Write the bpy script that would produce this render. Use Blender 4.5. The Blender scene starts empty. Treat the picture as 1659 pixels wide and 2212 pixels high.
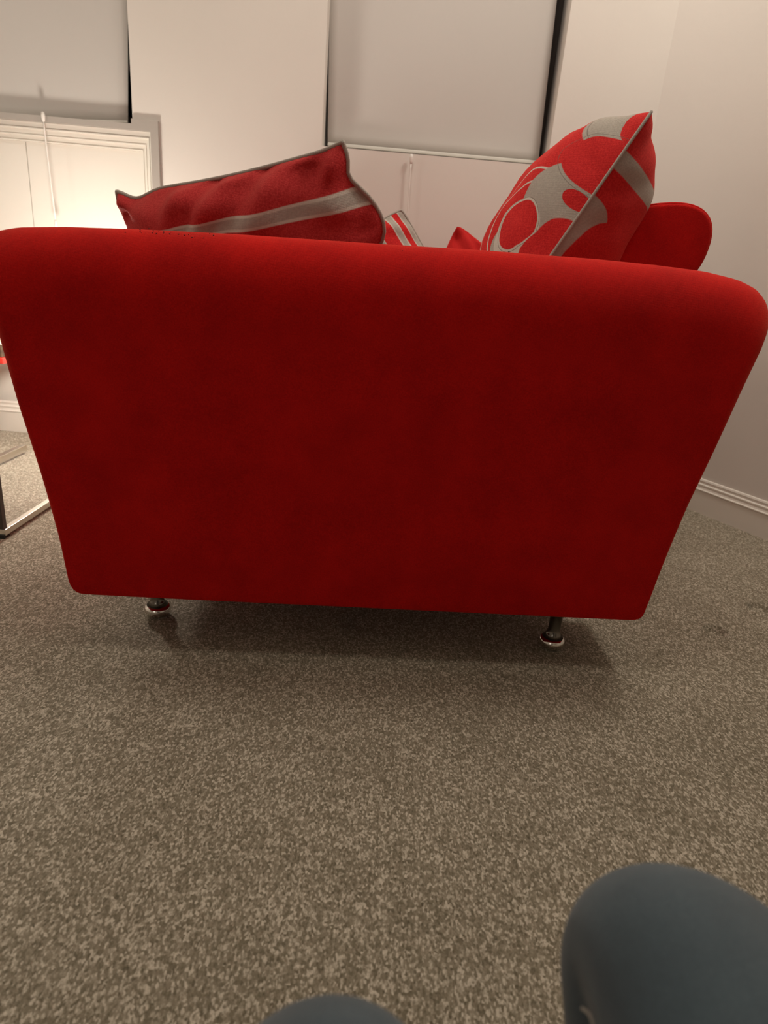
import bpy, bmesh, math, random
from math import sin, cos, pi, radians, sqrt, hypot
from mathutils import Vector, Matrix, noise
random.seed(4)
S = bpy.context.scene
C = S.collection

# ------------------------------------------------------------------ camera
PITCH, ROLL, CAM_H = radians(20.4), radians(5.0), 0.72
up0 = Vector((0, sin(PITCH), cos(PITCH))); fwd = Vector((0, cos(PITCH), -sin(PITCH)))
Rv = cos(ROLL) * Vector((1, 0, 0)) + sin(ROLL) * up0
Uv = -sin(ROLL) * Vector((1, 0, 0)) + cos(ROLL) * up0
cam_d = bpy.data.cameras.new('camera'); cam = bpy.data.objects.new('camera', cam_d); C.objects.link(cam)
M = Matrix((Rv, Uv, -fwd)).transposed().to_4x4(); M.translation = (0, 0, CAM_H); cam.matrix_world = M
cam_d.sensor_fit = 'HORIZONTAL'; cam_d.sensor_width = 36; cam_d.lens = 1400 / 1659 * 36
cam_d.clip_start = 0.02
cam_d.dof.use_dof = True; cam_d.dof.focus_distance = 1.25; cam_d.dof.aperture_fstop = 6.5
S.camera = cam

# ------------------------------------------------------------------ world, lamps, fill lights, exposure
W = bpy.data.worlds.new('night'); S.world = W; W.use_nodes = True
W.node_tree.nodes['Background'].inputs[0].default_value = (0.012, 0.014, 0.035, 1)
W.node_tree.nodes['Background'].inputs[1].default_value = 0.6
S.view_settings.view_transform = 'Standard'; S.view_settings.look = 'None'
S.view_settings.gamma = 1.0; S.view_settings.use_curve_mapping = False
S.view_settings.exposure = 0.0

LAMP = Vector((-1.06, 2.08, 0.50))      # globe of the floor lamp behind the sofa, built with the lamp below
LAMP_W = 21.0
def point(name, loc, w, col, r):
    l = bpy.data.lights.new(name, 'POINT'); l.energy = w; l.color = col; l.shadow_soft_size = r
    o = bpy.data.objects.new(name, l); o.location = loc; C.objects.link(o); return o
def area(name, loc, target, w, col, sx, sy):
    l = bpy.data.lights.new(name, 'AREA'); l.energy = w; l.color = col; l.shape = 'RECTANGLE'; l.size = sx; l.size_y = sy
    o = bpy.data.objects.new(name, l); o.location = loc; C.objects.link(o)
    o.rotation_euler = (Vector(target) - Vector(loc)).to_track_quat('-Z', 'Y').to_euler(); return o
WARM = (1.0, 0.92, 0.815)
point('pendant_light', (-0.10, 1.72, 2.05), 9.0, WARM, 0.14)
point('fill_left', (-1.75, 1.50, 1.65), 11.0, WARM, 0.12)  # added fill from the left for the right wall and patterned cushion, no lamp there
area('fill_front', (-0.15, 0.88, 2.55), (-0.15, 0.88, 0), 6.5, WARM, 0.35, 0.35)  # added overhead fill, brightens the carpet before the sofa without hitting the arm face
area('fill_right', (1.04, 1.60, 2.55), (1.04, 1.60, 0), 20.0, WARM, 0.35, 0.35)  # added wall-wash fill to brighten the right wall and the floor beside it
point('fill_room', (-0.90, -1.50, 1.30), 8.0, WARM, 0.30)  # added fill from behind the camera, lifts the arm face and low right wall

# ------------------------------------------------------------------ materials
def mat(name, base=(0.5, 0.5, 0.5), rough=0.6, metal=0.0, **kw):
    m = bpy.data.materials.new(name); m.use_nodes = True
    b = m.node_tree.nodes['Principled BSDF']
    b.inputs['Base Color'].default_value = (*base, 1); b.inputs['Roughness'].default_value = rough
    b.inputs['Metallic'].default_value = metal
    for k, v in kw.items():
        b.inputs[k.replace('_', ' ')].default_value = v
    return m
class NT:
    def __init__(s, m): s.t = m.node_tree; s.b = s.t.nodes['Principled BSDF']
    def n(s, typ, **kw):
        x = s.t.nodes.new(typ)
        for k, v in kw.items(): setattr(x, k, v)
        return x
    def l(s, a, b): s.t.links.new(a, b)
    def val(s, sock, v):
        if hasattr(v, 'node'): s.l(v, sock)
        else: sock.default_value = v
    def m(s, op, a, b=0.0, c=None):
        x = s.n('ShaderNodeMath', operation=op); s.val(x.inputs[0], a); s.val(x.inputs[1], b)
        if c is not None: s.val(x.inputs[2], c)
        return x.outputs[0]
    def step(s, x, e, w):     # 1 where x < e
        r = s.n('ShaderNodeMapRange', interpolation_type='SMOOTHSTEP'); s.val(r.inputs[0], x)
        r.inputs[1].default_value = e - w; r.inputs[2].default_value = e + w
        r.inputs[3].default_value = 1; r.inputs[4].default_value = 0
        return r.outputs[0]
    def mix(s, f, a, b):
        x = s.n('ShaderNodeMix', data_type='RGBA'); s.val(x.inputs[0], f)
        s.val(x.inputs[6], a if hasattr(a, 'node') else (*a, 1)); s.val(x.inputs[7], b if hasattr(b, 'node') else (*b, 1))
        return x.outputs[2]
    def noise(s, scale, detail=2, rough=0.5, vec=None, dist=0.0):
        x = s.n('ShaderNodeTexNoise'); x.inputs['Scale'].default_value = scale; x.inputs['Detail'].default_value = detail
        x.inputs['Roughness'].default_value = rough; x.inputs['Distortion'].default_value = dist
        if vec is not None: s.l(vec, x.inputs['Vector'])
        return x.outputs['Fac']
    def obj(s): return s.n('ShaderNodeTexCoord').outputs['Object']
    def geo(s): return s.n('ShaderNodeNewGeometry').outputs['Position']
    def ramp(s, f, stops):
        x = s.n('ShaderNodeValToRGB'); e = x.color_ramp.elements
        e[0].position = stops[0][0]; e[0].color = (*stops[0][1], 1); e[1].position = stops[-1][0]; e[1].color = (*stops[-1][1], 1)
        for p, c in stops[1:-1]:
            q = e.new(p); q.color = (*c, 1)
        s.l(f, x.inputs[0]); return x.outputs[0]
    def bump(s, h, strength, dist):
        x = s.n('ShaderNodeBump'); x.inputs['Strength'].default_value = strength; x.inputs['Distance'].default_value = dist
        s.l(h, x.inputs['Height']); s.l(x.outputs[0], s.b.inputs['Normal'])

def plaster(name, col, sc=60, st=0.15):
    m = mat(name, col, 0.75); k = NT(m); p = k.obj()
    f = k.noise(1.6, 3, 0.55, p)
    c = k.ramp(f, [(0.35, tuple(x * 0.955 for x in col)), (0.65, col)])
    k.l(c, k.b.inputs['Base Color']); k.bump(k.noise(sc, 4, 0.6, p), st, 0.002); return m
WALL = plaster('wall_paint', (0.69, 0.645, 0.59))
TRIM = mat('trim_gloss', (0.74, 0.70, 0.63), 0.38)
ARCH = mat('architrave_shaded', (0.37, 0.335, 0.30), 0.45)  # shade of the front-facing architrave put into its colour, greyer than the trim
CEIL = plaster('ceiling_paint', (0.72, 0.68, 0.62))
BLIND = mat('blind_cloth', (0.54, 0.51, 0.475), 0.7)
k = NT(BLIND); p = k.obj()
w1 = k.n('ShaderNodeTexWave', bands_direction='X'); w1.inputs['Scale'].default_value = 260; w1.inputs['Distortion'].default_value = 0.6; k.l(p, w1.inputs['Vector'])
k.bump(w1.outputs['Fac'], 0.12, 0.0006)
BLIND_B = mat('blind_rail', (0.62, 0.59, 0.54), 0.4)
DARK = mat('window_frame_dark', (0.045, 0.035, 0.03), 0.4)
GLASS = mat('night_glass', (0.008, 0.008, 0.012), 0.05)
CORD = mat('cord_white', (0.74, 0.71, 0.66), 0.5)
CHROME = mat('chrome', (0.78, 0.76, 0.72), 0.16, 1.0)
DCHROME = mat('dark_chrome', (0.20, 0.185, 0.165), 0.22, 1.0)
STEEL = mat('brushed_steel', (0.62, 0.58, 0.52), 0.33, 1.0)
k = NT(STEEL); k.bump(k.noise(400, 2, 0.5, k.obj()), 0.1, 0.0005)
BLACK = mat('black_rubber', (0.012, 0.011, 0.01), 0.6)
SMOKE = mat('clear_glass', (0.72, 0.68, 0.60), 0.04, 0.0, Alpha=0.07)
REDP = mat('red_lacquer', (0.50, 0.03, 0.02), 0.35)
BROWN = mat('brown_box', (0.05, 0.028, 0.014), 0.6)
k = NT(BROWN); k.l(k.ramp(k.noise(18, 3, 0.6, k.obj()), [(0.4, (0.035, 0.018, 0.01)), (0.6, (0.085, 0.05, 0.025))]), k.b.inputs['Base Color'])
CREAM = mat('cream_card', (0.66, 0.60, 0.50), 0.7)

def weave(k, p, scale, st, d):
    w1 = k.n('ShaderNodeTexWave', bands_direction='X'); w2 = k.n('ShaderNodeTexWave', bands_direction='Z')
    for w in (w1, w2):
        w.inputs['Scale'].default_value = scale; w.inputs['Distortion'].default_value = 1.6; w.inputs['Detail'].default_value = 2; k.l(p, w.inputs['Vector'])
    h = k.m('ADD', w1.outputs['Fac'], w2.outputs['Fac']); h = k.m('ADD', h, k.m('MULTIPLY', k.noise(scale * 5, 3, 0.6, p), 1.4))
    k.bump(h, st, d)
def red_fabric(name, c0, c1, sheen):
    m = mat(name, c1, 0.9, 0.0, Sheen_Weight=sheen, Sheen_Roughness=0.35); k = NT(m); p = k.obj()
    k.b.inputs['Sheen Tint'].default_value = (1.0, 0.30, 0.16, 1)
    k.b.inputs['Specular IOR Level'].default_value = 0.10
    f = k.m('ADD', k.m('MULTIPLY', k.noise(9, 3, 0.6, p), 0.5), k.m('MULTIPLY', k.noise(420, 2, 0.6, p), 0.5))
    k.l(k.ramp(f, [(0.36, c0), (0.62, c1)]), k.b.inputs['Base Color'])
    weave(k, p, 190, 0.35, 0.0009); return m
RED = red_fabric('red_upholstery', (0.40, 0.004, 0.004), (0.58, 0.008, 0.006), 0.25)
# worn, pilled strip on the crest of the near arm
k = NT(RED); p = k.obj()
REDC = red_fabric('red_cushion_cloth', (0.44, 0.016, 0.016), (0.56, 0.026, 0.024), 0.25)
GREY = (0.36, 0.325, 0.28); LGREY = (0.56, 0.52, 0.45); DGREY = (0.12, 0.10, 0.085)

def cushion_mat(name, pattern, sheen=0.1, r0=(0.46, 0.014, 0.016), r1=(0.58, 0.026, 0.024)):
    m = mat(name, r1, 0.9, 0.0, Sheen_Weight=sheen, Sheen_Roughness=0.4); k = NT(m); p = k.obj()
    k.b.inputs['Sheen Tint'].default_value = (1.0, 0.45, 0.3, 1); k.b.inputs['Specular IOR Level'].default_value = 0.1
    uvn = k.n('ShaderNodeUVMap', uv_map='UVMap'); sep = k.n('ShaderNodeSeparateXYZ'); k.l(uvn.outputs[0], sep.inputs[0])
    U, V = sep.outputs[0], sep.outputs[1]
    red = k.ramp(k.noise(300, 3, 0.6, p), [(0.4, r0), (0.62, r1)])
    g = k.mix(k.noise(260, 3, 0.7, p), tuple(x * 0.72 for x in GREY), tuple(x * 1.25 for x in GREY))
    lg = k.mix(k.noise(260, 3, 0.7, p), tuple(x * 0.8 for x in LGREY), LGREY)
    k.l(pattern(k, U, V, red, g, lg), k.b.inputs['Base Color'])
    weave(k, p, 160, 0.35, 0.0009)
    return m
def stripes(k, U, V, coord, centres, w, bw, red, g, lg):
    c = red
    for v0 in centres:
        d = k.m('ABSOLUTE', k.m('SUBTRACT', coord, v0))
        c = k.mix(k.step(d, w + bw, 0.003), c, lg)
        c = k.mix(k.step(d, w, 0.003), c, g)
    return c
def circle(k, U, V, cu, cv, r):      # signed distance to a circle printed on the cushion
    du = k.m('SUBTRACT', U, cu); dv = k.m('SUBTRACT', V, cv)
    return k.m('SUBTRACT', k.m('SQRT', k.m('ADD', k.m('MULTIPLY', du, du), k.m('MULTIPLY', dv, dv))), r)

# ------------------------------------------------------------------ mesh helpers
def link(name, me, m, parent=None, smooth=False, loc=None):
    o = bpy.data.objects.new(name, me); C.objects.link(o)
    if m: me.materials.append(m)
    if smooth:
        for f in me.polygons: f.use_smooth = True
    if parent: o.parent = parent
    if loc: o.location = loc
    return o
def build(name, bm, m, parent=None, smooth=False):
    bmesh.ops.recalc_face_normals(bm, faces=bm.faces)
    me = bpy.data.meshes.new(name); bm.to_mesh(me); bm.free(); return link(name, me, m, parent, smooth)
def bx(bm, x0, x1, y0, y1, z0, z1, bev=0.0):
    r = bmesh.ops.create_cube(bm, size=1)
    vs = r['verts']
    for v in vs:
        v.co = Vector((x0 + (v.co.x + .5) * (x1 - x0), y0 + (v.co.y + .5) * (y1 - y0), z0 + (v.co.z + .5) * (z1 - z0)))
    if bev:
        es = list({e for v in vs for e in v.link_edges})
        bmesh.ops.bevel(bm, geom=es, offset=bev, segments=3, affect='EDGES', profile=0.5)
def box(name, m, parent, *a, bev=0.0):
    bm = bmesh.new(); bx(bm, *a, bev=bev); return build(name, bm, m, parent)
def lathe(name, prof, m, parent, loc=(0, 0, 0), n=28):
    bm = bmesh.new(); rings = []
    for r, z in prof:
        rings.append([bm.verts.new((loc[0] + max(r, 1e-4) * cos(2 * pi * i / n), loc[1] + max(r, 1e-4) * sin(2 * pi * i / n), loc[2] + z)) for i in range(n)])
    for a, b in zip(rings, rings[1:]):
        for i in range(n): bm.faces.new((a[i], a[(i + 1) % n], b[(i + 1) % n], b[i]))
    bm.faces.new(rings[0]); bm.faces.new(rings[-1])
    return build(name, bm, m, parent, True)
def tube_bm(bm, pts, rad, n=8, closed=False):
    pts = [Vector(p) for p in pts]; N = len(pts); rings = []
    if not callable(rad): rr = rad; rad = lambda i: rr
    prev = None
    for i, p in enumerate(pts):
        a = pts[(i - 1) % N] if (closed or i > 0) else p; b = pts[(i + 1) % N] if (closed or i < N - 1) else p
        t = (b - a).normalized()
        if prev is None:
            prev = t.cross(Vector((0.31, 0.52, 0.79))).normalized()
        u = (prev - t * prev.dot(t)).normalized(); prev = u; w = t.cross(u)
        rings.append([bm.verts.new(p + (u * cos(2 * pi * j / n) + w * sin(2 * pi * j / n)) * rad(i)) for j in range(n)])
    rng = range(N) if closed else range(N - 1)
    for i in rng:
        a, b = rings[i], rings[(i + 1) % N]
        if closed and i == N - 1:      # align the last ring with the first
            k0 = min(range(n), key=lambda q: (a[0].co - b[q].co).length); b = b[k0:] + b[:k0]
        for j in range(n): bm.faces.new((a[j], a[(j + 1) % n], b[(j + 1) % n], b[j]))
    if not closed: bm.faces.new(rings[0]); bm.faces.new(rings[-1])
def tube(name, pts, rad, m, parent=None, n=8, closed=False):
    bm = bmesh.new(); tube_bm(bm, pts, rad, n, closed); return build(name, bm, m, parent, True)
def empty(name, label, cat, loc=(0, 0, 0), rz=0.0, group=None):
    o = bpy.data.objects.new(name, None); C.objects.link(o); o.location = loc; o.rotation_euler = (0, 0, rz)
    o.empty_display_size = 0.1; o['label'] = label; o['category'] = cat
    if group: o['group'] = group
    return o
def struct(o): o['kind'] = 'structure'; return o
def sempty(name, loc=(0, 0, 0)):
    o = bpy.data.objects.new(name, None); C.objects.link(o); o.location = loc; return struct(o)

# ------------------------------------------------------------------ room shell
YW = 2.5
def curve_right():
    P0, P1, P2 = Vector((0.787, 2.5)), Vector((1.02, 2.42)), Vector((1.107, 2.268))
    pts = [P0.copy()] + [(1 - t) ** 2 * P0 + 2 * t * (1 - t) * P1 + t * t * P2 for t in [i / 14 for i in range(1, 15)]]
    d = Vector((0.489, -0.872)); pts += [P2 + d * s for s in (0.3, 0.7, 1.3, 2.2)]
    pts.append(Vector((2.25, -3.0)))
    return pts
RW = curve_right()

# carpet: real dents of old furniture feet are pressed into it
bm = bmesh.new()
dents = [(0.789, 1.334, 0.024, 1.0), (0.964, 1.475, 0.024, 0.8)]
def gridline(a, b, fine, f0, f1, coarse):
    out = []; x = a
    while x < b - 1e-6:
        out.append(x); x += fine if f0 <= x < f1 else coarse
    out.append(b); return out
xs = gridline(-2.6, 2.7, 0.004, 0.70, 1.06, 0.10); ys = gridline(-3.1, 2.71, 0.004, 1.25, 1.56, 0.10)
grid = []
for y in ys:
    row = []
    for x in xs:
        z = 0.0
        for cx, cy, r, a in dents:
            d = hypot(x - cx, y - cy)
            if d < 0.08:
                z += a * (-0.011 / (1 + math.exp((d - r) / 0.0018)) + 0.004 * math.exp(-((d - r - 0.007) / 0.005) ** 2))
        row.append(bm.verts.new((x, y, z)))
    grid.append(row)
for j in range(len(ys) - 1):
    for i in range(len(xs) - 1):
        bm.faces.new((grid[j][i], grid[j][i + 1], grid[j + 1][i + 1], grid[j + 1][i]))
CARPET = mat('carpet', (0.3, 0.26, 0.2), 0.95, 0.0, Sheen_Weight=0.15, Sheen_Roughness=0.5)
CARPET.node_tree.nodes['Principled BSDF'].inputs['Specular IOR Level'].default_value = 0.1
k = NT(CARPET); p = k.geo()
mp = k.n('ShaderNodeMapping'); mp.inputs['Scale'].default_value = (1.0, 0.62, 1.0); mp.inputs['Rotation'].default_value = (0, 0, 0.15); k.l(p, mp.inputs['Vector']); q = mp.outputs[0]
vo = k.n('ShaderNodeTexVoronoi'); vo.inputs['Scale'].default_value = 380; vo.inputs['Randomness'].default_value = 1.0; k.l(q, vo.inputs['Vector'])
cs = k.n('ShaderNodeSeparateColor'); k.l(vo.outputs['Color'], cs.inputs[0])
fib = k.noise(340, 5, 0.8, q, 0.5)
f = k.m('ADD', k.m('MULTIPLY', cs.outputs[0], 0.40), k.m('MULTIPLY', fib, 0.75))
f = k.m('ADD', f, k.m('MULTIPLY', k.m('SUBTRACT', k.noise(7, 4, 0.6, p), 0.5), 0.16))
f = k.m('ADD', f, k.m('MULTIPLY', k.m('SUBTRACT', k.noise(60, 2, 0.6, p), 0.5), 0.16))
col = k.ramp(f, [(0.26, (0.095, 0.076, 0.045)), (0.46, (0.215, 0.182, 0.124)), (0.62, (0.30, 0.255, 0.185)), (0.78, (0.62, 0.55, 0.44))])
k.l(col, k.b.inputs['Base Color'])
k.bump(k.m('ADD', k.m('MULTIPLY', f, 1.0), k.m('MULTIPLY', k.noise(14, 3, 0.5, p), 0.7)), 0.7, 0.0045)
struct(build('floor', bm, CARPET, None, True))

# window wall, with two openings and the panelled recess under the left one
LW = (-1.90, -0.967, 1.114); MW = (-0.321, 0.451, 1.098); TOPZ = 2.15
PX0, PX1, PZ1 = -2.02, -0.903, 1.095          # panel frame (inner edge of the architrave)
T = 0.22
bm = bmesh.new()
def wb(x0, x1, z0, z1, y0=YW, y1=YW + T): bx(bm, x0, x1, y0, y1, z0, z1)
wb(-2.6, PX0, 0, 2.6); wb(PX0, LW[0], PZ1, 2.6); wb(LW[0], LW[1], TOPZ, 2.6); wb(LW[0], LW[1], PZ1, LW[2])
wb(LW[1], PX1, PZ1, 2.6); wb(PX1, MW[0], 0, 2.6); wb(MW[0], MW[1], 0, MW[2]); wb(MW[0], MW[1], TOPZ, 2.6); wb(MW[1], 0.80, 0, 2.6)
wb(PX0, PX1, 0, PZ1, YW + 0.10, YW + T)
struct(build('wall_far', bm, WALL))
# right wall, a curved return then straight; left, back, ceiling
def strip_wall(name, pts, z0, z1, m, thick=0.08):
    bm = bmesh.new(); n = len(pts); F = []
    for i in range(n):
        a = pts[max(i - 1, 0)]; b = pts[min(i + 1, n - 1)]; t = (b - a).normalized(); o = Vector((-t.y, t.x))
        if i == 0: o = Vector((0, 1))
        p = pts[i]; q = p + o * thick
        F.append([bm.verts.new((p.x, p.y, z0)), bm.verts.new((p.x, p.y, z1)), bm.verts.new((q.x, q.y, z1)), bm.verts.new((q.x, q.y, z0))])
    for a, b in zip(F, F[1:]):
        for j in range(4): bm.faces.new((a[j], a[(j + 1) % 4], b[(j + 1) % 4], b[j]))
    bm.faces.new(F[0]); bm.faces.new(F[-1])
    o = build(name, bm, m)
    for f in o.data.polygons: f.use_smooth = abs(f.normal.z) < 0.5
    return o
wr = strip_wall('wall_right', RW, 0, 2.6, WALL)
md = wr.modifiers.new('split', 'EDGE_SPLIT'); md.split_angle = radians(25)
struct(wr)
bm = bmesh.new(); bx(bm, -2.68, -2.6, -3.1, 2.66, 0, 2.6); struct(build('wall_left', bm, WALL))
bm = bmesh.new(); bx(bm, -2.68, 2.4, -3.1, -3.0, 0, 2.6); struct(build('wall_back', bm, WALL))
bm = bmesh.new(); bx(bm, -2.68, 2.5, -3.1, 2.72, 2.6, 2.68); struct(build('ceiling', bm, CEIL))

# skirting: profile swept along the walls
PROF = [(0.0, 0.0), (0.016, 0.0), (0.016, 0.078), (0.0185, 0.080), (0.0185, 0.083), (0.013, 0.085), (0.011, 0.092), (0.0125, 0.097), (0.0125, 0.100), (0.007, 0.103), (0.006, 0.108), (0.008, 0.112), (0.006, 0.117), (0.0, 0.119)]
def skirting(name, pts, inward):
    bm = bmesh.new(); n = len(pts); R = []
    for i, p in enumerate(pts):
        a = pts[max(i - 1, 0)]; b = pts[min(i + 1, n - 1)]; t = (b - a).normalized(); o = Vector((-t.y, t.x)) * inward
        R.append([bm.verts.new((p.x + o.x * d, p.y + o.y * d, z)) for d, z in PROF])
    for a, b in zip(R, R[1:]):
        for j in range(len(PROF) - 1): bm.faces.new((a[j], b[j], b[j + 1], a[j + 1]))
    bm.faces.new(R[0]); bm.faces.new(R[-1])
    return struct(build(name, bm, TRIM))
skirting('baseboard_right', RW[1:], -1)
skirting('baseboard_far', [Vector((-2.6, 2.5)), Vector((0.787, 2.5))], -1)

# ------------------------------------------------------------------ panelled recess under the left window
rec = sempty('trim_1')
bm = bmesh.new()      # flat architrave round the recess
bx(bm, -2.10, LW[1], YW - 0.014, YW + 0.004, PZ1, LW[2] - 0.0005); bx(bm, LW[1], -0.876, YW - 0.014, YW + 0.004, PZ1, 1.128)
bx(bm, PX1, -0.876, YW - 0.014, YW + 0.004, 0.119, PZ1)
build('architrave', bm, ARCH, rec)
prevx, prevz = PX1, PZ1
for i, (w, d) in enumerate(((0.016, 0.012), (0.016, 0.026), (0.015, 0.040))):
    x1, z1 = PX1 - sum((0.0165, 0.0165, 0.015)[:i]), PZ1 - sum((0.020, 0.019, 0.016)[:i])
    wz = (0.020, 0.019, 0.016)[i]; wx = (0.0165, 0.0165, 0.015)[i]
    bm = bmesh.new(); bx(bm, PX0, x1, YW + d, YW + 0.10, z1 - wz, z1); bx(bm, x1 - wx, x1, YW + d, YW + 0.10, 0.119, z1 - wz)
    # small bead on the lip of each step, it throws the thin grey line
    bx(bm, PX0, x1 - wx, YW + d - 0.003, YW + d, z1 - wz, z1 - wz + 0.003); bx(bm, x1 - wx, x1 - wx + 0.003, YW + d - 0.003, YW + d, 0.119, z1 - wz + 0.003)
    build('moulding', bm, TRIM, rec)
zi = PZ1 - 0.055; xi = PX1 - 0.048
for a, b in ((-1.3705, xi), (PX0, -1.3735)):
    bm = bmesh.new(); bx(bm, a, b, YW + 0.055, YW + 0.10, 0.02, zi, 0.0008); build('panel', bm, TRIM, rec)

# ------------------------------------------------------------------ windows behind the blinds
def window(name, x0, x1, z0):
    w = sempty(name, (0, 0, 0))
    y0, y1 = YW + 0.14, YW + 0.19; f = 0.045; zm = (z0 + TOPZ) / 2
    bm = bmesh.new(); bx(bm, x0, x0 + f, y0, y1, z0, TOPZ); bx(bm, x1 - f, x1, y0, y1, z0, TOPZ)
    bx(bm, x0 + f, x1 - f, y0, y1, z0, z0 + f); bx(bm, x0 + f, x1 - f, y0, y1, TOPZ - f, TOPZ); bx(bm, x0 + f, x1 - f, y0, y1, zm - .02, zm + .02)
    build('frame', bm, DARK, w)
    for a, b in ((z0 + f, zm - .02), (zm + .02, TOPZ - f)):
        box('pane', GLASS, w, x0 + f, x1 - f, y0 + .018, y0 + .024, a, b)
    return w
window('window_1', *LW); window('window_2', *MW)

def blind(label, x0, x1, z0, y, shear, slope, rail_r):
    b = empty('roller_blind', label, 'blind', ((x0 + x1) / 2, y, z0), 0, 'roller blinds over the windows')
    sh = lambda x, z: (x + shear * z, slope * (x - (x1 - x0) / 2) * max(0, 1 - z / 0.5) + z)
    w = (x1 - x0) / 2; h = 2.12 - z0
    bm = bmesh.new(); n = 24; nz = 30; t = 0.0012; L = []
    for s in (-1, 1):
        L.append([[bm.verts.new((sh(-w + 2 * w * i / n, h * j / nz)[0], s * t / 2 + 0.0025 * noise.noise(Vector((i * .22, j * .12, 1.7 + x0))) * (1 - j / nz), sh(-w + 2 * w * i / n, h * j / nz)[1])) for i in range(n + 1)] for j in range(nz + 1)])
    for s in (0, 1):
        for j in range(nz):
            for i in range(n): bm.faces.new((L[s][j][i], L[s][j][i + 1], L[s][j + 1][i + 1], L[s][j + 1][i]))
    for i in range(n):
        bm.faces.new((L[0][0][i], L[0][0][i + 1], L[1][0][i + 1], L[1][0][i])); bm.faces.new((L[0][nz][i], L[0][nz][i + 1], L[1][nz][i + 1], L[1][nz][i]))
    for j in range(nz):
        bm.faces.new((L[0][j][0], L[0][j + 1][0], L[1][j + 1][0], L[1][j][0])); bm.faces.new((L[0][j][n], L[0][j + 1][n], L[1][j + 1][n], L[1][j][n]))
    build('cloth', bm, BLIND, b, True)
    bm = bmesh.new(); bx(bm, -w, w, -rail_r, rail_r, -rail_r, rail_r * 1.2, rail_r * 0.6)
    for v in bm.verts: v.co.z += slope * (v.co.x - w)
    build('bottom_rail', bm, BLIND_B, b)
    tube('roller', [(-w, 0, h), (w, 0, h)], 0.018, BLIND_B, b, 14)
    return b

b1 = blind('grey-white roller blind at the far left, hanging crooked over the panelled recess', -1.885, -0.994, 1.124, YW + 0.028, 0.055, 0.05, 0.003)
b2 = blind('pale roller blind in the centre, hanging between the striped and the circle-patterned cushion', -0.309, 0.431, 1.115, YW + 0.068, -0.035, 0.0, 0.005)
def cord(label, x, z, y, ln, lean, par):
    c = empty('blind_cord', label, 'cord', (x, y, z), 0, 'pull cords under the roller blinds')
    lathe('acorn', [(0.002, 0.012), (0.0055, 0.010), (0.007, 0.0), (0.005, -0.014), (0.003, -0.018)], CORD, c, n=14)
    pts = [(lean * (i / 16) ** 1.2, 0, -0.015 - (ln - 0.015) * i / 16) for i in range(17)]
    tube('string', pts, 0.0026, CORD, c, 8)
    lathe('toggle', [(0.002, 0.014), (0.005, 0.010), (0.006, -0.006), (0.004, -0.014)], CORD, c, (lean, 0, -ln), n=14)
cord('white pull cord hanging down in front of the bright recess panel, far left', -1.262, 1.112, YW - 0.022, 0.335, 0.012, b1)
cord('white pull cord hanging on the wall under the centre blind', -0.012, 1.083, YW - 0.019, 0.34, 0.008, b2)

# ------------------------------------------------------------------ sofa (local x: front -> back, local y: depth along the sofa)
SA = math.atan2(1.142 - 1.053, 0.524 + 0.548)
sofa = empty('sofa', 'large red fabric sofa seen from its flared arm, on short chrome feet, filling the picture', 'sofa', (-0.012, 1.0975, 0), SA)
OUT = [(-.527, .113), (-.539, .116), (-.547, .132), (-.556, .22), (-.573, .34), (-.592, .46), (-.609, .58), (-.626, .665), (-.636, .690), (-.634, .706), (-.620, .722), (-.57, .736), (-.50, .743), (-.40, .749),
       (-.25, .755), (-.03, .760), (.15, .765), (.325, .767), (.42, .766), (.50, .763), (.555, .755), (.590, .742), (.610, .722), (.619, .695), (.617, .665), (.603, .59), (.585, .49), (.564, .36), (.546, .22), (.534, .122), (.530, .114), (.51, .112),
       (.3, .1125), (0, .1125), (-.3, .1125)]
def resample(poly, n):
    P = [Vector(q) for q in poly]; L = [0]
    for i in range(len(P)): L.append(L[-1] + (P[(i + 1) % len(P)] - P[i]).length)
    out = []
    for k_ in range(n):
        s = L[-1] * k_ / n; i = max(j for j in range(len(P)) if L[j] <= s); t = (s - L[i]) / max(L[i + 1] - L[i], 1e-9)
        out.append(P[i].lerp(P[(i + 1) % len(P)], t))
    return out
def smooth_poly(P, it):
    for _ in range(it):
        P = [P[i] * 0.5 + (P[i - 1] + P[(i + 1) % len(P)]) * 0.25 for i in range(len(P))]
    return P
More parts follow.
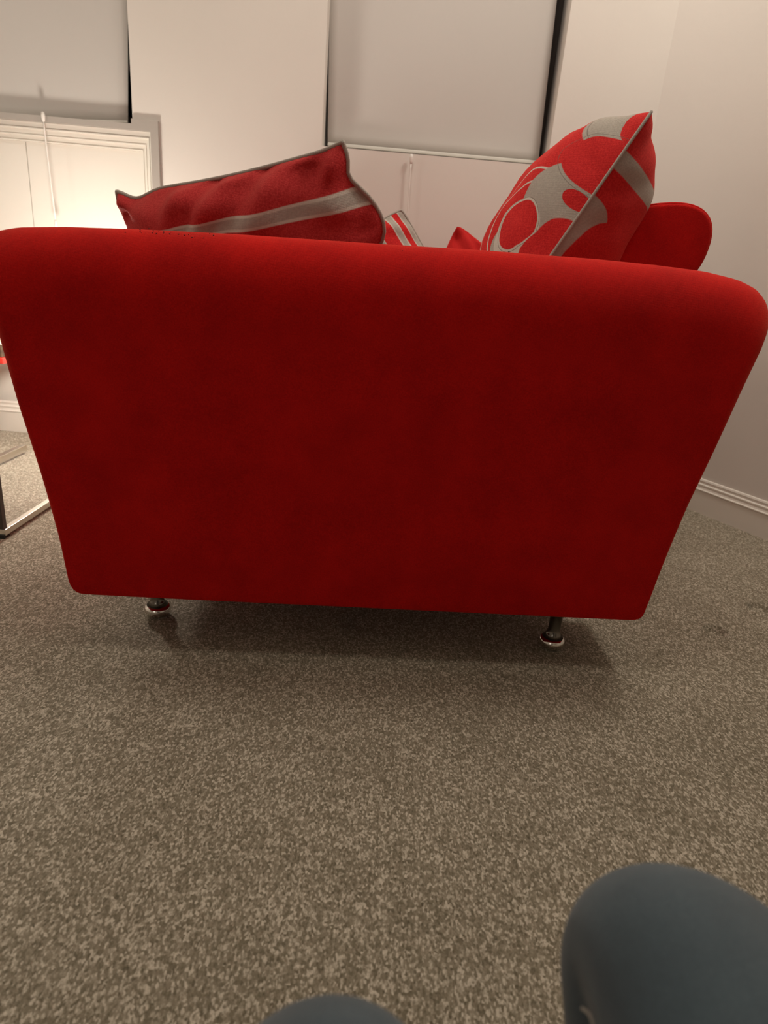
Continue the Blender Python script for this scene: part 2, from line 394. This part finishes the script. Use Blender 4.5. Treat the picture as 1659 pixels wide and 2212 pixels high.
def arm_mesh(name, y0, thick, near):
    O = smooth_poly(resample(OUT, 380), 1); n = len(O)
    def sm(x, a, b):
        t = max(0.0, min(1.0, (x - a) / (b - a))); return t * t * (3 - 2 * t)
    RR = []
    RR = [0.024 + 0.060 * sm(O[i].y, 0.10, 0.80) ** 1.5 - 0.012 * (1 - sm(O[i].y, .11, .2)) for i in range(n)]
    RR = [sum(RR[(i + j) % n] for j in range(-16, 17)) / 33 for i in range(n)]
    O = [Vector((O[i].x * (1 + (RR[i] - 0.0) / 1.15), O[i].y)) for i in range(n)]
    bm = bmesh.new(); rings = []
    def ring(fin, yf):
        out = []
        for i in range(n):
            x, z = O[i]; dz = z - .44
            out.append(bm.verts.new((x * (1 - (0.008 + 0.022 * sm(z, .11, .32) + 0.065 * sm(dz, 0, 0.30)) * fin), yf(i), .44 + dz * (1 - fin * (0.34 * sm(dz, 0, 0.30) if dz > 0 else 0.02)))))
        rings.append(out)
    K = 10
    for q in range(K + 1):
        a = pi / 2 * q / K
        ring(1 - sin(a), lambda i: y0 + RR[i] * (1 - cos(a)) * 0.9)
    for q in range(K, -1, -1):
        a = pi / 2 * q / K
        ring(1 - sin(a), lambda i: y0 + thick - RR[i] * (1 - cos(a)) * 0.9)
    for a, b in zip(rings, rings[1:]):
        for i in range(n): bm.faces.new((a[i], a[(i + 1) % n], b[(i + 1) % n], b[i]))
    for rg, yy in ((rings[0], y0), (rings[-1], y0 + thick)):
        prev = rg
        for s in (0.85, 0.55, 0.25):
            cur = [bm.verts.new((v.co.x * s, yy - (0.004 * (1 - s) if yy == y0 else -0.004 * (1 - s)), 0.44 + (v.co.z - 0.44) * s)) for v in rg]
            for i in range(n): bm.faces.new((prev[i], prev[(i + 1) % n], cur[(i + 1) % n], cur[i]))
            prev = cur
        bm.faces.new(prev)
    return build(name, bm, RED, sofa, True)
arm_mesh('arm', -0.004, 0.20, True)
arm_mesh('arm', 1.05, 0.20, False)
def prism(name, prof, y0, y1, m, parent, r=0.03, bulge=0.0):   # rounded prism of an x-z outline
    bm = bmesh.new(); P = smooth_poly(resample(prof, 120), 5); n = len(P); c = sum(P, Vector((0, 0))) / n
    R = []
    for q in range(7):
        a = pi / 2 * q / 6; R.append(((1 - sin(a)) * r, y0 + r * (1 - cos(a))))
    R += [(0, y0 + (y1 - y0) * t) for t in (.25, .5, .75)]
    for q in range(6, -1, -1):
        a = pi / 2 * q / 6; R.append(((1 - sin(a)) * r, y1 - r * (1 - cos(a))))
    rings = []
    for ins, y in R:
        ring = []
        for v in P:
            d = (c - v); l = d.length; d = d / l; ring.append(bm.verts.new((v.x + d.x * min(ins, l), y, v.y + d.y * min(ins, l))))
        rings.append(ring)
    for a, b in zip(rings, rings[1:]):
        for i in range(n): bm.faces.new((a[i], a[(i + 1) % n], b[(i + 1) % n], b[i]))
    for rg, y, s in ((rings[0], y0, -1), (rings[-1], y1, 1)):
        prev = rg
        for sc in (0.8, 0.5, 0.2):
            cur = [bm.verts.new((c.x + (v.co.x - c.x) * sc, y + s * bulge * (1 - sc), c.y + (v.co.z - c.y) * sc)) for v in rg]
            for i in range(n): bm.faces.new((prev[i], prev[(i + 1) % n], cur[(i + 1) % n], cur[i]))
            prev = cur
        bm.faces.new(prev)
    return build(name, bm, m, parent, True)
prism('base', [(-.52, .115), (.50, .115), (.53, .32), (-.56, .32)], 0.19, 1.06, RED, sofa, 0.01)
prism('backrest', [(.30, .26), (.53, .26), (.60, .60), (.605, .70), (.56, .725), (.47, .70), (.40, .62)], 0.19, 1.06, RED, sofa, 0.02)
for ya in (0.205, 0.63):
    prism('seat_cushion', [(-.56, .325), (.33, .325), (.35, .41), (.34, .46), (-.54, .48), (-.585, .45), (-.595, .38)], ya, ya + 0.415, RED, sofa, 0.03, 0.003)
# back cushions: plump wedges rising over the backrest, with a corded seam
BC = [(.22, .42), (.405, .44), (.47, .60), (.56, .715), (.675, .742), (.705, .785), (.716, .835), (.714, .868), (.700, .892), (.672, .906), (.632, .910), (.56, .900), (.48, .874), (.42, .83), (.30, .68), (.21, .50)]
for i, ya in enumerate((0.405, 0.74)):
    bc = prism('back_cushion', [(x - (0 if i == 0 else .08), z - (0 if i == 0 else 0.11)) for x, z in BC], ya, ya + 0.31, RED, sofa, 0.012, 0.012)
    if i == 0:
        P = smooth_poly(resample([(x, z) for x, z in BC], 120), 5); c = sum(P, Vector((0, 0))) / len(P)
        tube('piping', [(v.x + (c.x - v.x) * 0.012, ya + 0.007, v.y + (c.y - v.y) * 0.012) for v in P], 0.0035, RED, bc, 8, True)
# chrome feet
for fx, fy in ((-.436, .135), (.398, .075), (-.43, 1.17), (.40, 1.17)):
    lg = lathe('leg', [(0.021, 0.118), (0.021, 0.106), (0.0135, 0.102), (0.0125, 0.045), (0.015, 0.034), (0.022, 0.026)], DCHROME, sofa, (fx, fy, 0), 28)
    lathe('foot_disc', [(0.022, 0.026), (0.0265, 0.021), (0.0275, 0.014), (0.024, 0.006), (0.019, 0.002), (0.0, 0.002)], CHROME, lg, (fx, fy, 0), 28)
bpy.context.view_layer.update()

# lint and pilling on the crest of the near arm
bm = bmesh.new()
crest = [q for q in OUT if q[1] > .735]
for i in range(36):
    x = random.gauss(-0.37, 0.035) if i < 30 else random.uniform(-.45, .25); z = 0.744 + (x + .5) * 0.03 + random.gauss(-.003, .003)
    y = 0.025 + random.uniform(-.004, .02)
    z = min(z, 0.752 + (x + .5) * 0.018)
    r = random.uniform(.0003, .0009)
    bmesh.ops.create_icosphere(bm, subdivisions=1, radius=r, matrix=Matrix.Translation((x, y, z)) @ Matrix.Scale(random.uniform(1, 2.2), 4, (1, 0, 0)))
o = build('lint', bm, mat('dark_lint', (0.03, 0.012, 0.012), 0.9), sofa); o['kind'] = 'stuff'

# ------------------------------------------------------------------ cushions
def cushion(label, corners, bf, bb, m, pipe_m=None, pinch=0.07, ears=0.04, wr=0.006, pleat=0.0, seed=0, n=40, pr=0.0035, ear_bend=None, prof=0.7, name='scatter_cushion', grp='scatter cushions lying on the red sofa'):
    BL, BR, TR, TL = [Vector(c) for c in corners]; cen = (BL + BR + TR + TL) / 4
    N = ((BR - BL) + (TR - TL)).cross((TL - BL) + (TR - BR)).normalized()     # front normal
    root = empty(name, label, 'cushion', cen, 0, grp)
    def base(u, v):
        # pull the middle of each side inwards, leave the corners as ears
        a = 2 * u - 1; b = 2 * v - 1
        uu = 0.5 + a / 2 * (1 - pinch * (1 - b * b) ** 0.9 * abs(a) ** 3); vv = 0.5 + b / 2 * (1 - pinch * (1 - a * a) ** 0.9 * abs(b) ** 3)
        q = 1 - 0.06 * (abs(a) * abs(b)) ** 6; uu = .5 + (uu - .5) * q; vv = .5 + (vv - .5) * q
        return BL * (1 - uu) * (1 - vv) + BR * uu * (1 - vv) + TR * uu * vv + TL * (1 - uu) * vv
    def h(u, v):
        a = abs(2 * u - 1); b = abs(2 * v - 1)
        e = max(0.0, (1 - a ** 2.2)) ** prof * max(0.0, (1 - b ** 2.6)) ** 0.62
        return e
    bm = bmesh.new(); uvl = bm.loops.layers.uv.new('UVMap'); G = [{}, {}]
    for s in (0, 1):
        for j in range(n + 1):
            for i in range(n + 1):
                edge = i in (0, n) or j in (0, n)
                if edge and s == 1: G[1][i, j] = G[0][i, j]; continue
                # denser rows near the border
                u = 0.5 - 0.5 * cos(pi * i / n) if True else i / n; v = 0.5 - 0.5 * cos(pi * j / n)
                P = base(u, v); hh = h(u, v) * (bf if s == 0 else bb)
                w = noise.noise(Vector((u * 6, v * 6, seed + s * 7.3))) * wr * 2 + wr * sin((u * 3.1 + v * 5.3) * 7 + seed + 3 * noise.noise(Vector((u * 3, v * 3, seed)))) * (1 - h(u, v)) * 1.2
                w += pleat * sin(u * 34 + (1 - v) * 16 + 2.2 * noise.noise(Vector((u * 4, v * 2, seed)))) * math.exp(-(1 - v) / 0.22) * (0.6 + 0.8 * noise.noise(Vector((u * 5, 3.3, seed))))
                if not edge: hh += w * min(1, 4 * h(u, v))
                P = P + N * (hh if s == 0 else -hh)
                if ear_bend: P = P + ear_bend(u, v)
                G[s][i, j] = (bm.verts.new(P - cen), u, v)
    for s in (0, 1):
        for j in range(n):
            for i in range(n):
                q = [G[s][i, j], G[s][i + 1, j], G[s][i + 1, j + 1], G[s][i, j + 1]]
                if s == 1: q = q[::-1]
                f = bm.faces.new([a[0] for a in q])
                for lp, a in zip(f.loops, q): lp[uvl].uv = (a[1] + 2 * s, a[2])
    me = bpy.data.meshes.new('cover'); bm.to_mesh(me)
    per = [G[0][i, 0][0].co.copy() for i in range(n)] + [G[0][n, j][0].co.copy() for j in range(n)] + [G[0][i, n][0].co.copy() for i in range(n, 0, -1)] + [G[0][0, j][0].co.copy() for j in range(n, 0, -1)]
    bm.free(); cov = link('cover', me, m, root, True)
    if pipe_m:
        per2 = [Vector(p) for p in per]
        tube('piping', per2, pr, pipe_m, root, 8, True)
    return root
GREYM = mat('grey_piping', GREY, 0.9); k = NT(GREYM); weave(k, k.obj(), 200, 0.4, 0.001)

# 1: large striped cushion lying against the near arm, ear turned up
def pat1(k, U, V, red, g, lg):
    return stripes(k, U, V, k.m('ADD', V, k.m('MULTIPLY', k.m('SUBTRACT', 1.0, U), 0.055)), (0.80, 0.50, 0.18), 0.021, 0.012, red, g, lg)
M1 = cushion_mat('striped_cushion', pat1, 0.12, (0.36, 0.02, 0.022), (0.47, 0.04, 0.038))
def ear1(u, v):
    a = max(0, (u - .86) / .14) ** 2 * max(0, (v - .80) / .20) ** 2
    b = max(0, (.12 - u) / .12) ** 2 * max(0, (v - .88) / .12) ** 2
    c = (u ** 4) * math.exp(-((v - .66) / .20) ** 2)
    d = math.exp(-((u - .13) / .07) ** 2) * v ** 5
    e = (u ** 6) * math.exp(-((v - .865) / .05) ** 2)
    return Vector((0.085 * c - 0.016 * e, -0.01 * c, 0.012 * a + 0.010 * b - 0.014 * d))
cushion('red cushion with thin grey stripes and grey edging, lying at the left behind the arm',
        [(-0.56, 1.64, 0.50), (-0.085, 1.49, 0.52), (-0.127, 1.36, 0.940), (-0.663, 1.56, 0.830)], 0.13, 0.13, M1, GREYM, pinch=0.09, wr=0.008, pleat=0.034, seed=2.2, pr=0.0045, ear_bend=ear1)

# 2: second striped cushion, one corner up
def pat2(k, U, V, red, g, lg):
    return stripes(k, U, V, k.m('SUBTRACT', U, k.m('MULTIPLY', V, 0.0)), (0.97, 0.86, 0.70, 0.5, 0.3), 0.02, 0.010, red, g, lg)
M2 = cushion_mat('narrow_striped_cushion', pat2, 0.1)
cushion('striped red cushion showing one pointed corner in the middle of the sofa',
        [(-0.24, 1.78, 0.46), (0.27, 1.84, 0.56), (-0.022, 1.85, 0.882), (-0.34, 1.76, 0.72)], 0.08, 0.07, M2, GREYM, pinch=0.12, seed=5.1)

# 3: plain red cushions further back
cushion('plain red cushion whose peaked corner shows just left of the circle-patterned cushion',
        [(0.00, 1.98, 0.50), (0.30, 2.04, 0.47), (0.36, 2.06, 0.745), (0.133, 2.00, 0.866)], 0.05, 0.05, REDC, None, pinch=0.05, seed=8.4)
cushion('plain red cushion lying low, only its top edge showing in the middle gap',
        [(-0.16, 2.14, 0.50), (0.08, 2.12, 0.50), (0.13, 2.16, 0.78), (-0.07, 2.14, 0.822)], 0.05, 0.05, REDC, None, pinch=0.05, seed=11.0)

# 4: tall circle-patterned cushion leaning on the back cushions
def pat4(k, U, V, red, g, lg):
    # one print on both faces: a grey ground showing between big red discs
    isb = k.m('GREATER_THAN', U, 1.5)
    Wf = k.m('SUBTRACT', 1.0, U); Wb = k.m('SUBTRACT', 3.0, U)     # distance from the near seam
    def ell(W, cw, cv, rw, rv):
        a = k.m('DIVIDE', k.m('SUBTRACT', W, cw), rw); b = k.m('DIVIDE', k.m('SUBTRACT', V, cv), rv)
        return k.m('SQRT', k.m('ADD', k.m('MULTIPLY', a, a), k.m('MULTIPLY', b, b)))
    def disc(cw, cv, rw, rv, W=Wf): return k.step(ell(W, cw, cv, rw, rv), 1.0, 0.02)
    def ring(cw, cv, rw, rv, t): return k.m('MULTIPLY', k.step(k.m('ABSOLUTE', k.m('SUBTRACT', ell(Wf, cw, cv, rw, rv), 1.0)), t, 0.012), k.step(Wf, 0.60, 0.01))
    c = red
    c = k.mix(k.m('MULTIPLY', ring(.18, .41, .17, .17, .022), k.m('GREATER_THAN', Wf, .17)), c, lg)
    c = k.mix(k.m('MULTIPLY', ring(.18, .41, .25, .23, .020), k.m('GREATER_THAN', Wf, .17)), c, lg)
    c = k.mix(disc(.02, .935, .26, .18), c, g)
    c = k.mix(ring(.02, .935, .235, .162, .006), c, DGREY)
    c = k.mix(disc(.0, .955, .105, .115), c, red)
    c = k.mix(disc(.10, .545, .135, .155), c, g)
    c = k.mix(disc(.17, .33, .11, .085), c, g)
    c = k.mix(disc(.18, .395, .105, .125), c, lg)
    c = k.mix(ring(.18, .41, .095, .110, .008), c, DGREY)
    c = k.mix(disc(.18, .41, .088, .100), c, red)
    c = k.mix(disc(.0, .36, .092, .165), c, red)
    c = k.mix(disc(.02, .74, .18, .105), c, red)
    c = k.mix(ring(.02, .74, .195, .118, .005), c, DGREY)
    c = k.mix(disc(.02, .74, .18, .105), c, red)
    c = k.mix(disc(.03, .59, .052, .032), c, red)
    cb = red
    cb = k.mix(k.step(k.m('ABSOLUTE', k.m('SUBTRACT', V, 0.785)), 0.036, 0.003), cb, g)
    cb = k.mix(disc(.0, .50, .15, .14, Wb), cb, g); cb = k.mix(disc(.155, .43, .125, .18, Wb), cb, red)
    return k.mix(isb, c, cb)
M4 = cushion_mat('circle_cushion', pat4, 0.1)
# u runs away from the camera, v up
cushion('tall red cushion with grey circle pattern leaning back, its pointed corner rising at the right',
        [(0.246, 1.715, 0.60), (0.176, 1.315, 0.60), (0.438, 1.40, 1.05), (0.508, 1.80, 1.045)], 0.15, 0.13, M4, GREYM, pinch=0.06, prof=0.95, wr=0.004, seed=14.0, pr=0.003)

# ------------------------------------------------------------------ steel and glass table at the left
TX, TY = -0.962, 1.505
tb = empty('glass_table', 'low steel-framed glass table at the left edge, its floor runners beside the sofa', 'table', (-1.13, 1.85, 0))
def tbx(name, m, x0, x1, y0, y1, z0, z1, bev=0.0):
    return box(name, m, tb, x0 + 1.13, x1 + 1.13, y0 - 1.85, y1 - 1.85, z0, z1, bev=bev)
tbx('runner', STEEL, -0.972, -0.956, 1.50, 2.22, 0.008, 0.024, 0.001)
tbx('runner', STEEL, -1.316, -1.296, 1.50, 2.22, 0.008, 0.032, 0.001)
for xx in (-0.968, -1.304):
    for yy in (1.508,):
        tbx('post', DARK, xx - .010, xx + .008, yy - .008, yy + .008, 0.024, 0.50, 0.001)
        tbx('foot_pad', BLACK, xx - .010, xx + .010, yy - .012, yy + .012, 0.0, 0.010)
tbx('glass_shelf', SMOKE, -1.296, -0.972, 1.52, 2.20, 0.013, 0.018)
tbx('top_rail', STEEL, -1.296, -0.972, 1.500, 1.516, 0.484, 0.500)
tbx('glass_top', SMOKE, -1.33, -0.98, 1.48, 1.98, 0.502, 0.510, 0.001)
# low red bench by the wall, at the left edge
bn = empty('low_bench', 'low bench with a red edge by the far wall, at the left edge', 'bench', (-1.72, 2.37, 0))
box('seat_board', REDP, bn, -0.30, 0.338, -0.09, 0.09, 0.300, 0.322, bev=0.003)
for sx in (-0.24, 0.17):
    for sy in (-0.06, 0.06): box('leg', STEEL, bn, sx - .012, sx + .012, sy - .012, sy + .012, 0.0, 0.300, bev=0.001)
bxo = empty('storage_box', 'dark brown box with a cream lid standing on the red-edged bench at the left edge', 'box', (-1.60, 2.37, 0.322))
box('box_body', BROWN, bxo, -0.15, 0.211, -0.08, 0.08, 0.0, 0.045, bev=0.002)
box('lid', CREAM, bxo, -0.155, 0.216, -0.085, 0.085, 0.045, 0.052, bev=0.001)

# ------------------------------------------------------------------ lamp on the floor behind the sofa arm
lm = empty('floor_lamp', 'small globe lamp on the carpet behind the sofa arm, lighting the recess at the left', 'lamp', (LAMP.x, LAMP.y - 0.0, 0))
lathe('lamp_base', [(0.060, 0.0), (0.060, 0.010), (0.054, 0.016), (0.012, 0.020), (0.007, 0.03)], STEEL, lm)
lathe('lamp_pole', [(0.006, 0.03), (0.006, 0.41)], STEEL, lm)
lathe('lamp_holder', [(0.006, 0.40), (0.022, 0.405), (0.024, 0.43), (0.02, 0.442)], STEEL, lm)
GLOBE = mat('lit_globe', (0.9, 0.88, 0.84), 0.4)
gb = GLOBE.node_tree.nodes['Principled BSDF']; gb.inputs['Emission Color'].default_value = (*WARM, 1)
gb.inputs['Emission Strength'].default_value = LAMP_W / (4 * pi * pi * 0.06 ** 2)
bm = bmesh.new(); bmesh.ops.create_icosphere(bm, subdivisions=3, radius=0.06, matrix=Matrix.Translation((0, 0, LAMP.z)))
build('glass_globe', bm, GLOBE, lm, True)

# ------------------------------------------------------------------ seated person: only the two denim knees reach into the picture
person = empty('person', 'seated person in blue-grey jeans, only the two knees showing at the bottom edge', 'person', (0.10, -0.12, 0))
DENIM = mat('denim', (0.04, 0.06, 0.07), 0.85, 0.0, Sheen_Weight=0.25, Sheen_Roughness=0.5)
k = NT(DENIM); p = k.geo()
w1 = k.n('ShaderNodeTexWave', wave_type='BANDS', bands_direction='DIAGONAL'); w1.inputs['Scale'].default_value = 420; w1.inputs['Distortion'].default_value = 1.0; k.l(p, w1.inputs['Vector'])
f = k.m('ADD', k.m('MULTIPLY', w1.outputs['Fac'], 0.3), k.m('MULTIPLY', k.noise(650, 3, 0.7, p), 0.7))
f = k.m('ADD', f, k.m('MULTIPLY', k.m('SUBTRACT', k.noise(14, 3, 0.5, p), 0.5), 0.5))
k.l(k.ramp(f, [(0.3, (0.020, 0.036, 0.048)), (0.62, (0.050, 0.080, 0.098)), (0.85, (0.095, 0.13, 0.15))]), k.b.inputs['Base Color'])
k.bump(f, 0.5, 0.0012)
JUMPER = mat('dark_jumper', (0.05, 0.05, 0.055), 0.9); SKIN = mat('skin', (0.55, 0.33, 0.24), 0.55, 0.0, Subsurface_Weight=0.1); HAIR = mat('brown_hair', (0.05, 0.03, 0.018), 0.6); SHOE = mat('dark_shoe', (0.02, 0.02, 0.022), 0.5)
def skinned(name, verts, edges, m, root_i=0, sub=2, parent=person):
    me = bpy.data.meshes.new(name); off = parent.location
    me.from_pydata([tuple(Vector(v[:3]) - off) for v in verts], edges, [])
    o = link(name, me, m, parent)
    sk = o.modifiers.new('skin', 'SKIN'); sk.use_smooth_shade = True
    for i, v in enumerate(verts):
        sv = me.skin_vertices[0].data[i]; r = v[3]; sv.radius = (r, v[4] if len(v) > 4 else r); sv.use_root = (i == root_i)
    ss = o.modifiers.new('sub', 'SUBSURF'); ss.levels = sub; ss.render_levels = sub
    return o
KR = Vector((0.208, 0.288, 0.346)); KL = Vector((0.000, 0.212, 0.325))
HR = Vector((0.235, -0.17, 0.345)); HL = Vector((0.055, -0.21, 0.345))
V = [(0.145, -0.22, 0.37, .12, .10),
     (HR.x, HR.y, HR.z, .096), (*(HR.lerp(KR, .5) + Vector((0.02, 0, .0))), .092), (*(HR.lerp(KR, .78) + Vector((.022, 0, -.005))), .078), (*KR, .066), (KR.x + .004, KR.y - .02, .27, .076), (KR.x, .155, .14, .056), (KR.x, .11, .075, .048),
     (HL.x, HL.y, HL.z, .096), (*(HL.lerp(KL, .5) + Vector((-.005, 0, .012))), .092), (*HL.lerp(KL, .82), .072), (*KL, .064), (KL.x, KL.y - .025, .27, .058), (KL.x - .01, .08, .14, .054), (KL.x - .01, .035, .075, .048)]
E = [(0, 1), (1, 2), (2, 3), (3, 4), (4, 5), (5, 6), (6, 7), (0, 8), (8, 9), (9, 10), (10, 11), (11, 12), (12, 13), (13, 14)]
def leg_loft(bm, P):          # P: centre, half width, half depth, sideways axis of the oval section
    pts = []
    for i in range(len(P) - 1):
        p0, p1, p2, p3 = P[max(i - 1, 0)], P[i], P[i + 1], P[min(i + 2, len(P) - 1)]
        for q in range(6):
            t = q / 6; cr = lambda a, b, c, d: 0.5 * ((2 * b) + (c - a) * t + (2 * a - 5 * b + 4 * c - d) * t * t + (3 * b - a - 3 * c + d) * t ** 3)
            pts.append((Vector([cr(p0[0][k_], p1[0][k_], p2[0][k_], p3[0][k_]) for k_ in range(3)]), cr(p0[1], p1[1], p2[1], p3[1]), cr(p0[2], p1[2], p2[2], p3[2]), p1[3].lerp(p2[3], t)))
    pts.append(P[-1]); rings = []
    for i, (c, a, b, ax) in enumerate(pts):
        t = (pts[min(i + 1, len(pts) - 1)][0] - pts[max(i - 1, 0)][0]).normalized()
        u = (ax - t * ax.dot(t)).normalized(); w = t.cross(u)
        rings.append([bm.verts.new(c - person.location + u * cos(2 * pi * j / 32) * a + w * sin(2 * pi * j / 32) * b) for j in range(32)])
    for r0, r1 in zip(rings, rings[1:]):
        for j in range(32): bm.faces.new((r0[j], r0[(j + 1) % 32], r1[(j + 1) % 32], r1[j]))
    bm.faces.new(rings[0]); bm.faces.new(rings[-1])
bm = bmesh.new()
AR = Vector((0.90, 0, -0.42)); AX = Vector((1, 0, 0)); AL = Vector((1, 0, 0.1))
leg_loft(bm, [(Vector((0.20, -0.24, .355)), .105, .105, AX), (Vector((0.225, -0.12, .335)), .100, .095, AX), (Vector((0.226, 0.08, .335)), .088, .078, AR),
              (KR + Vector((.002, -.055, .006)), .077, .062, AR), (KR + Vector((0, -.012, -.012)), .076, .056, AR), (KR + Vector((0, -.030, -.065)), .070, .055, AR), (Vector((KR.x, .16, .17)), .060, .060, AX), (Vector((KR.x, .11, .055)), .062, .062, AX)])
leg_loft(bm, [(Vector((0.09, -0.25, .355)), .105, .105, AX), (Vector((0.06, -0.12, .335)), .098, .095, AX), (Vector((0.02, 0.03, .325)), .080, .078, AL),
              (KL + Vector((.0, -.055, .008)), .066, .062, AL), (KL + Vector((0, -.014, -.010)), .058, .052, AL), (KL + Vector((0, -.035, -.065)), .056, .052, AL), (Vector((KL.x - .01, .09, .17)), .056, .058, AX), (Vector((KL.x - .012, .035, .055)), .060, .062, AX)])
r = bmesh.ops.create_icosphere(bm, subdivisions=4, radius=1.0)
for v in r['verts']: v.co = Vector((0.145, -0.26, 0.375)) - person.location + Vector((v.co.x * .19, v.co.y * .13, v.co.z * .125))
jeans = build('jeans', bm, DENIM, person, True)
md = jeans.modifiers.new('cloth', 'REMESH'); md.mode = 'VOXEL'; md.voxel_size = 0.006; md.use_smooth_shade = True
md = jeans.modifiers.new('soft', 'SMOOTH'); md.iterations = 6; md.factor = 0.5
TV = [(0.14, -0.24, 0.42, .12, .10), (0.14, -0.27, 0.52, .135, .10), (0.13, -0.31, 0.68, .15, .10), (0.12, -0.33, 0.80, .13, .09)]
AV = [(0.29, -0.33, 0.80, .058), (0.34, -0.30, 0.64, .045), (0.33, -0.20, 0.52, .038), (-0.05, -0.33, 0.80, .058), (-0.12, -0.32, 0.64, .045), (-0.09, -0.22, 0.52, .038)]
skinned('jumper', TV + AV, [(0, 1), (1, 2), (2, 3), (3, 4), (4, 5), (5, 6), (3, 7), (7, 8), (8, 9)], JUMPER, 0, 2)
# the body itself, a little slimmer than its clothes: one continuous figure
B = [tuple(v[:3]) + tuple(min(r, .062) * .72 if i else r * .86 for r in v[3:]) for i, v in enumerate(V)]; nb = len(B)
B += [tuple(v[:3]) + tuple(r * .88 for r in v[3:]) for v in TV[1:]]
B += [(0.115, -0.33, 0.875, .05), (0.11, -0.315, 0.94, .06), (0.105, -0.30, 1.01, .085, .092), (0.105, -0.305, 1.08, .075, .085)]
B += [(*v[:3], v[3] * .85) for v in AV[:3]] + [(0.275, -0.10, 0.445, .026)] + [(*v[:3], v[3] * .85) for v in AV[3:]] + [(0.00, -0.13, 0.452, .026)]
B += [(KR.x + .01, .19, .035, .034), (KR.x + .01, .24, .03, .028), (KL.x - .02, .11, .035, .034), (KL.x - .02, .16, .03, .028)]
E2 = E + [(0, nb), (nb, nb + 1), (nb + 1, nb + 2), (nb + 2, nb + 3), (nb + 3, nb + 4), (nb + 4, nb + 5), (nb + 5, nb + 6),
          (nb + 2, nb + 7), (nb + 7, nb + 8), (nb + 8, nb + 9), (nb + 9, nb + 10), (nb + 2, nb + 11), (nb + 11, nb + 12), (nb + 12, nb + 13), (nb + 13, nb + 14),
          (7, nb + 15), (nb + 15, nb + 16), (14, nb + 17), (nb + 17, nb + 18)]
skinned('body', B, E2, SKIN, 0, 2)
for kx, ky in ((KR.x, .11), (KL.x - .012, .035)):
    skinned('shoe', [(kx, ky - .03, .045, .040), (kx + .002, ky + .06, .040, .042, .036), (kx + .004, ky + .15, .032, .038, .028)], [(0, 1), (1, 2)], SHOE, 0, 2)
for s, H0 in ((1, Vector((0.275, -0.10, 0.445))), (-1, Vector((0.0, -0.13, 0.452)))):
    for i in range(4):
        dx = (i - 1.5) * 0.019 * s; ln = (0.07, 0.08, 0.076, 0.06)[i if s > 0 else 3 - i]
        a = H0 + Vector((dx * .5, 0.02, 0.0)); b = H0 + Vector((dx, 0.065, -0.006)); c_ = H0 + Vector((dx * 1.1, 0.065 + ln * .55, -0.012)); d_ = H0 + Vector((dx * 1.1, 0.065 + ln, -0.028))
        skinned('finger', [(*a, .011), (*b, .0095), (*c_, .0085), (*d_, .007)], [(0, 1), (1, 2), (2, 3)], SKIN, 0, 1)
    a = H0 + Vector((-.012 * s, 0.012, 0)); skinned('thumb', [(*a, .012), (*(a + Vector((-.030 * s, .03, -.004))), .010), (*(a + Vector((-.042 * s, .062, -.012))), .008)], [(0, 1), (1, 2)], SKIN, 0, 1)
skinned('hair', [(0.105, -0.345, 1.02, .085), (0.105, -0.33, 1.10, .09), (0.105, -0.30, 1.13, .072)], [(0, 1), (1, 2)], HAIR, 0, 2)
# bright inseam thread on the right knee
SEAM = mat('seam_thread', (0.42, 0.40, 0.36), 0.8)
dg = bpy.context.evaluated_depsgraph_get(); je = jeans.evaluated_get(dg)
pts = []
for t in [i / 30 for i in range(31)]:
    q = Vector((0.128, 0.251, 0.330)).lerp(Vector((0.149, 0.229, 0.328)), t) + Vector((0, 0, 0.004 * sin(pi * t))) - person.location
    ok, loc, nrm, _ = je.closest_point_on_mesh(q)
    if ok: pts.append(loc + nrm * 0.0006)
tube('inseam', pts, 0.0011, SEAM, jeans, 6)

# low stool under the person
st = empty('low_stool', 'low dark stool under the seated person, outside the picture', 'stool', (0.14, -0.24, 0))
lathe('cushion_top', [(0.0, 0.17), (0.17, 0.17), (0.19, 0.185), (0.19, 0.22), (0.17, 0.236), (0.0, 0.238)], JUMPER, st, n=40)
for a in (45, 135, 225, 315):
    tube('leg', [(0.13 * cos(radians(a)), 0.13 * sin(radians(a)), 0.175), (0.15 * cos(radians(a)), 0.15 * sin(radians(a)), 0.0)], 0.014, BROWN, st, 10)
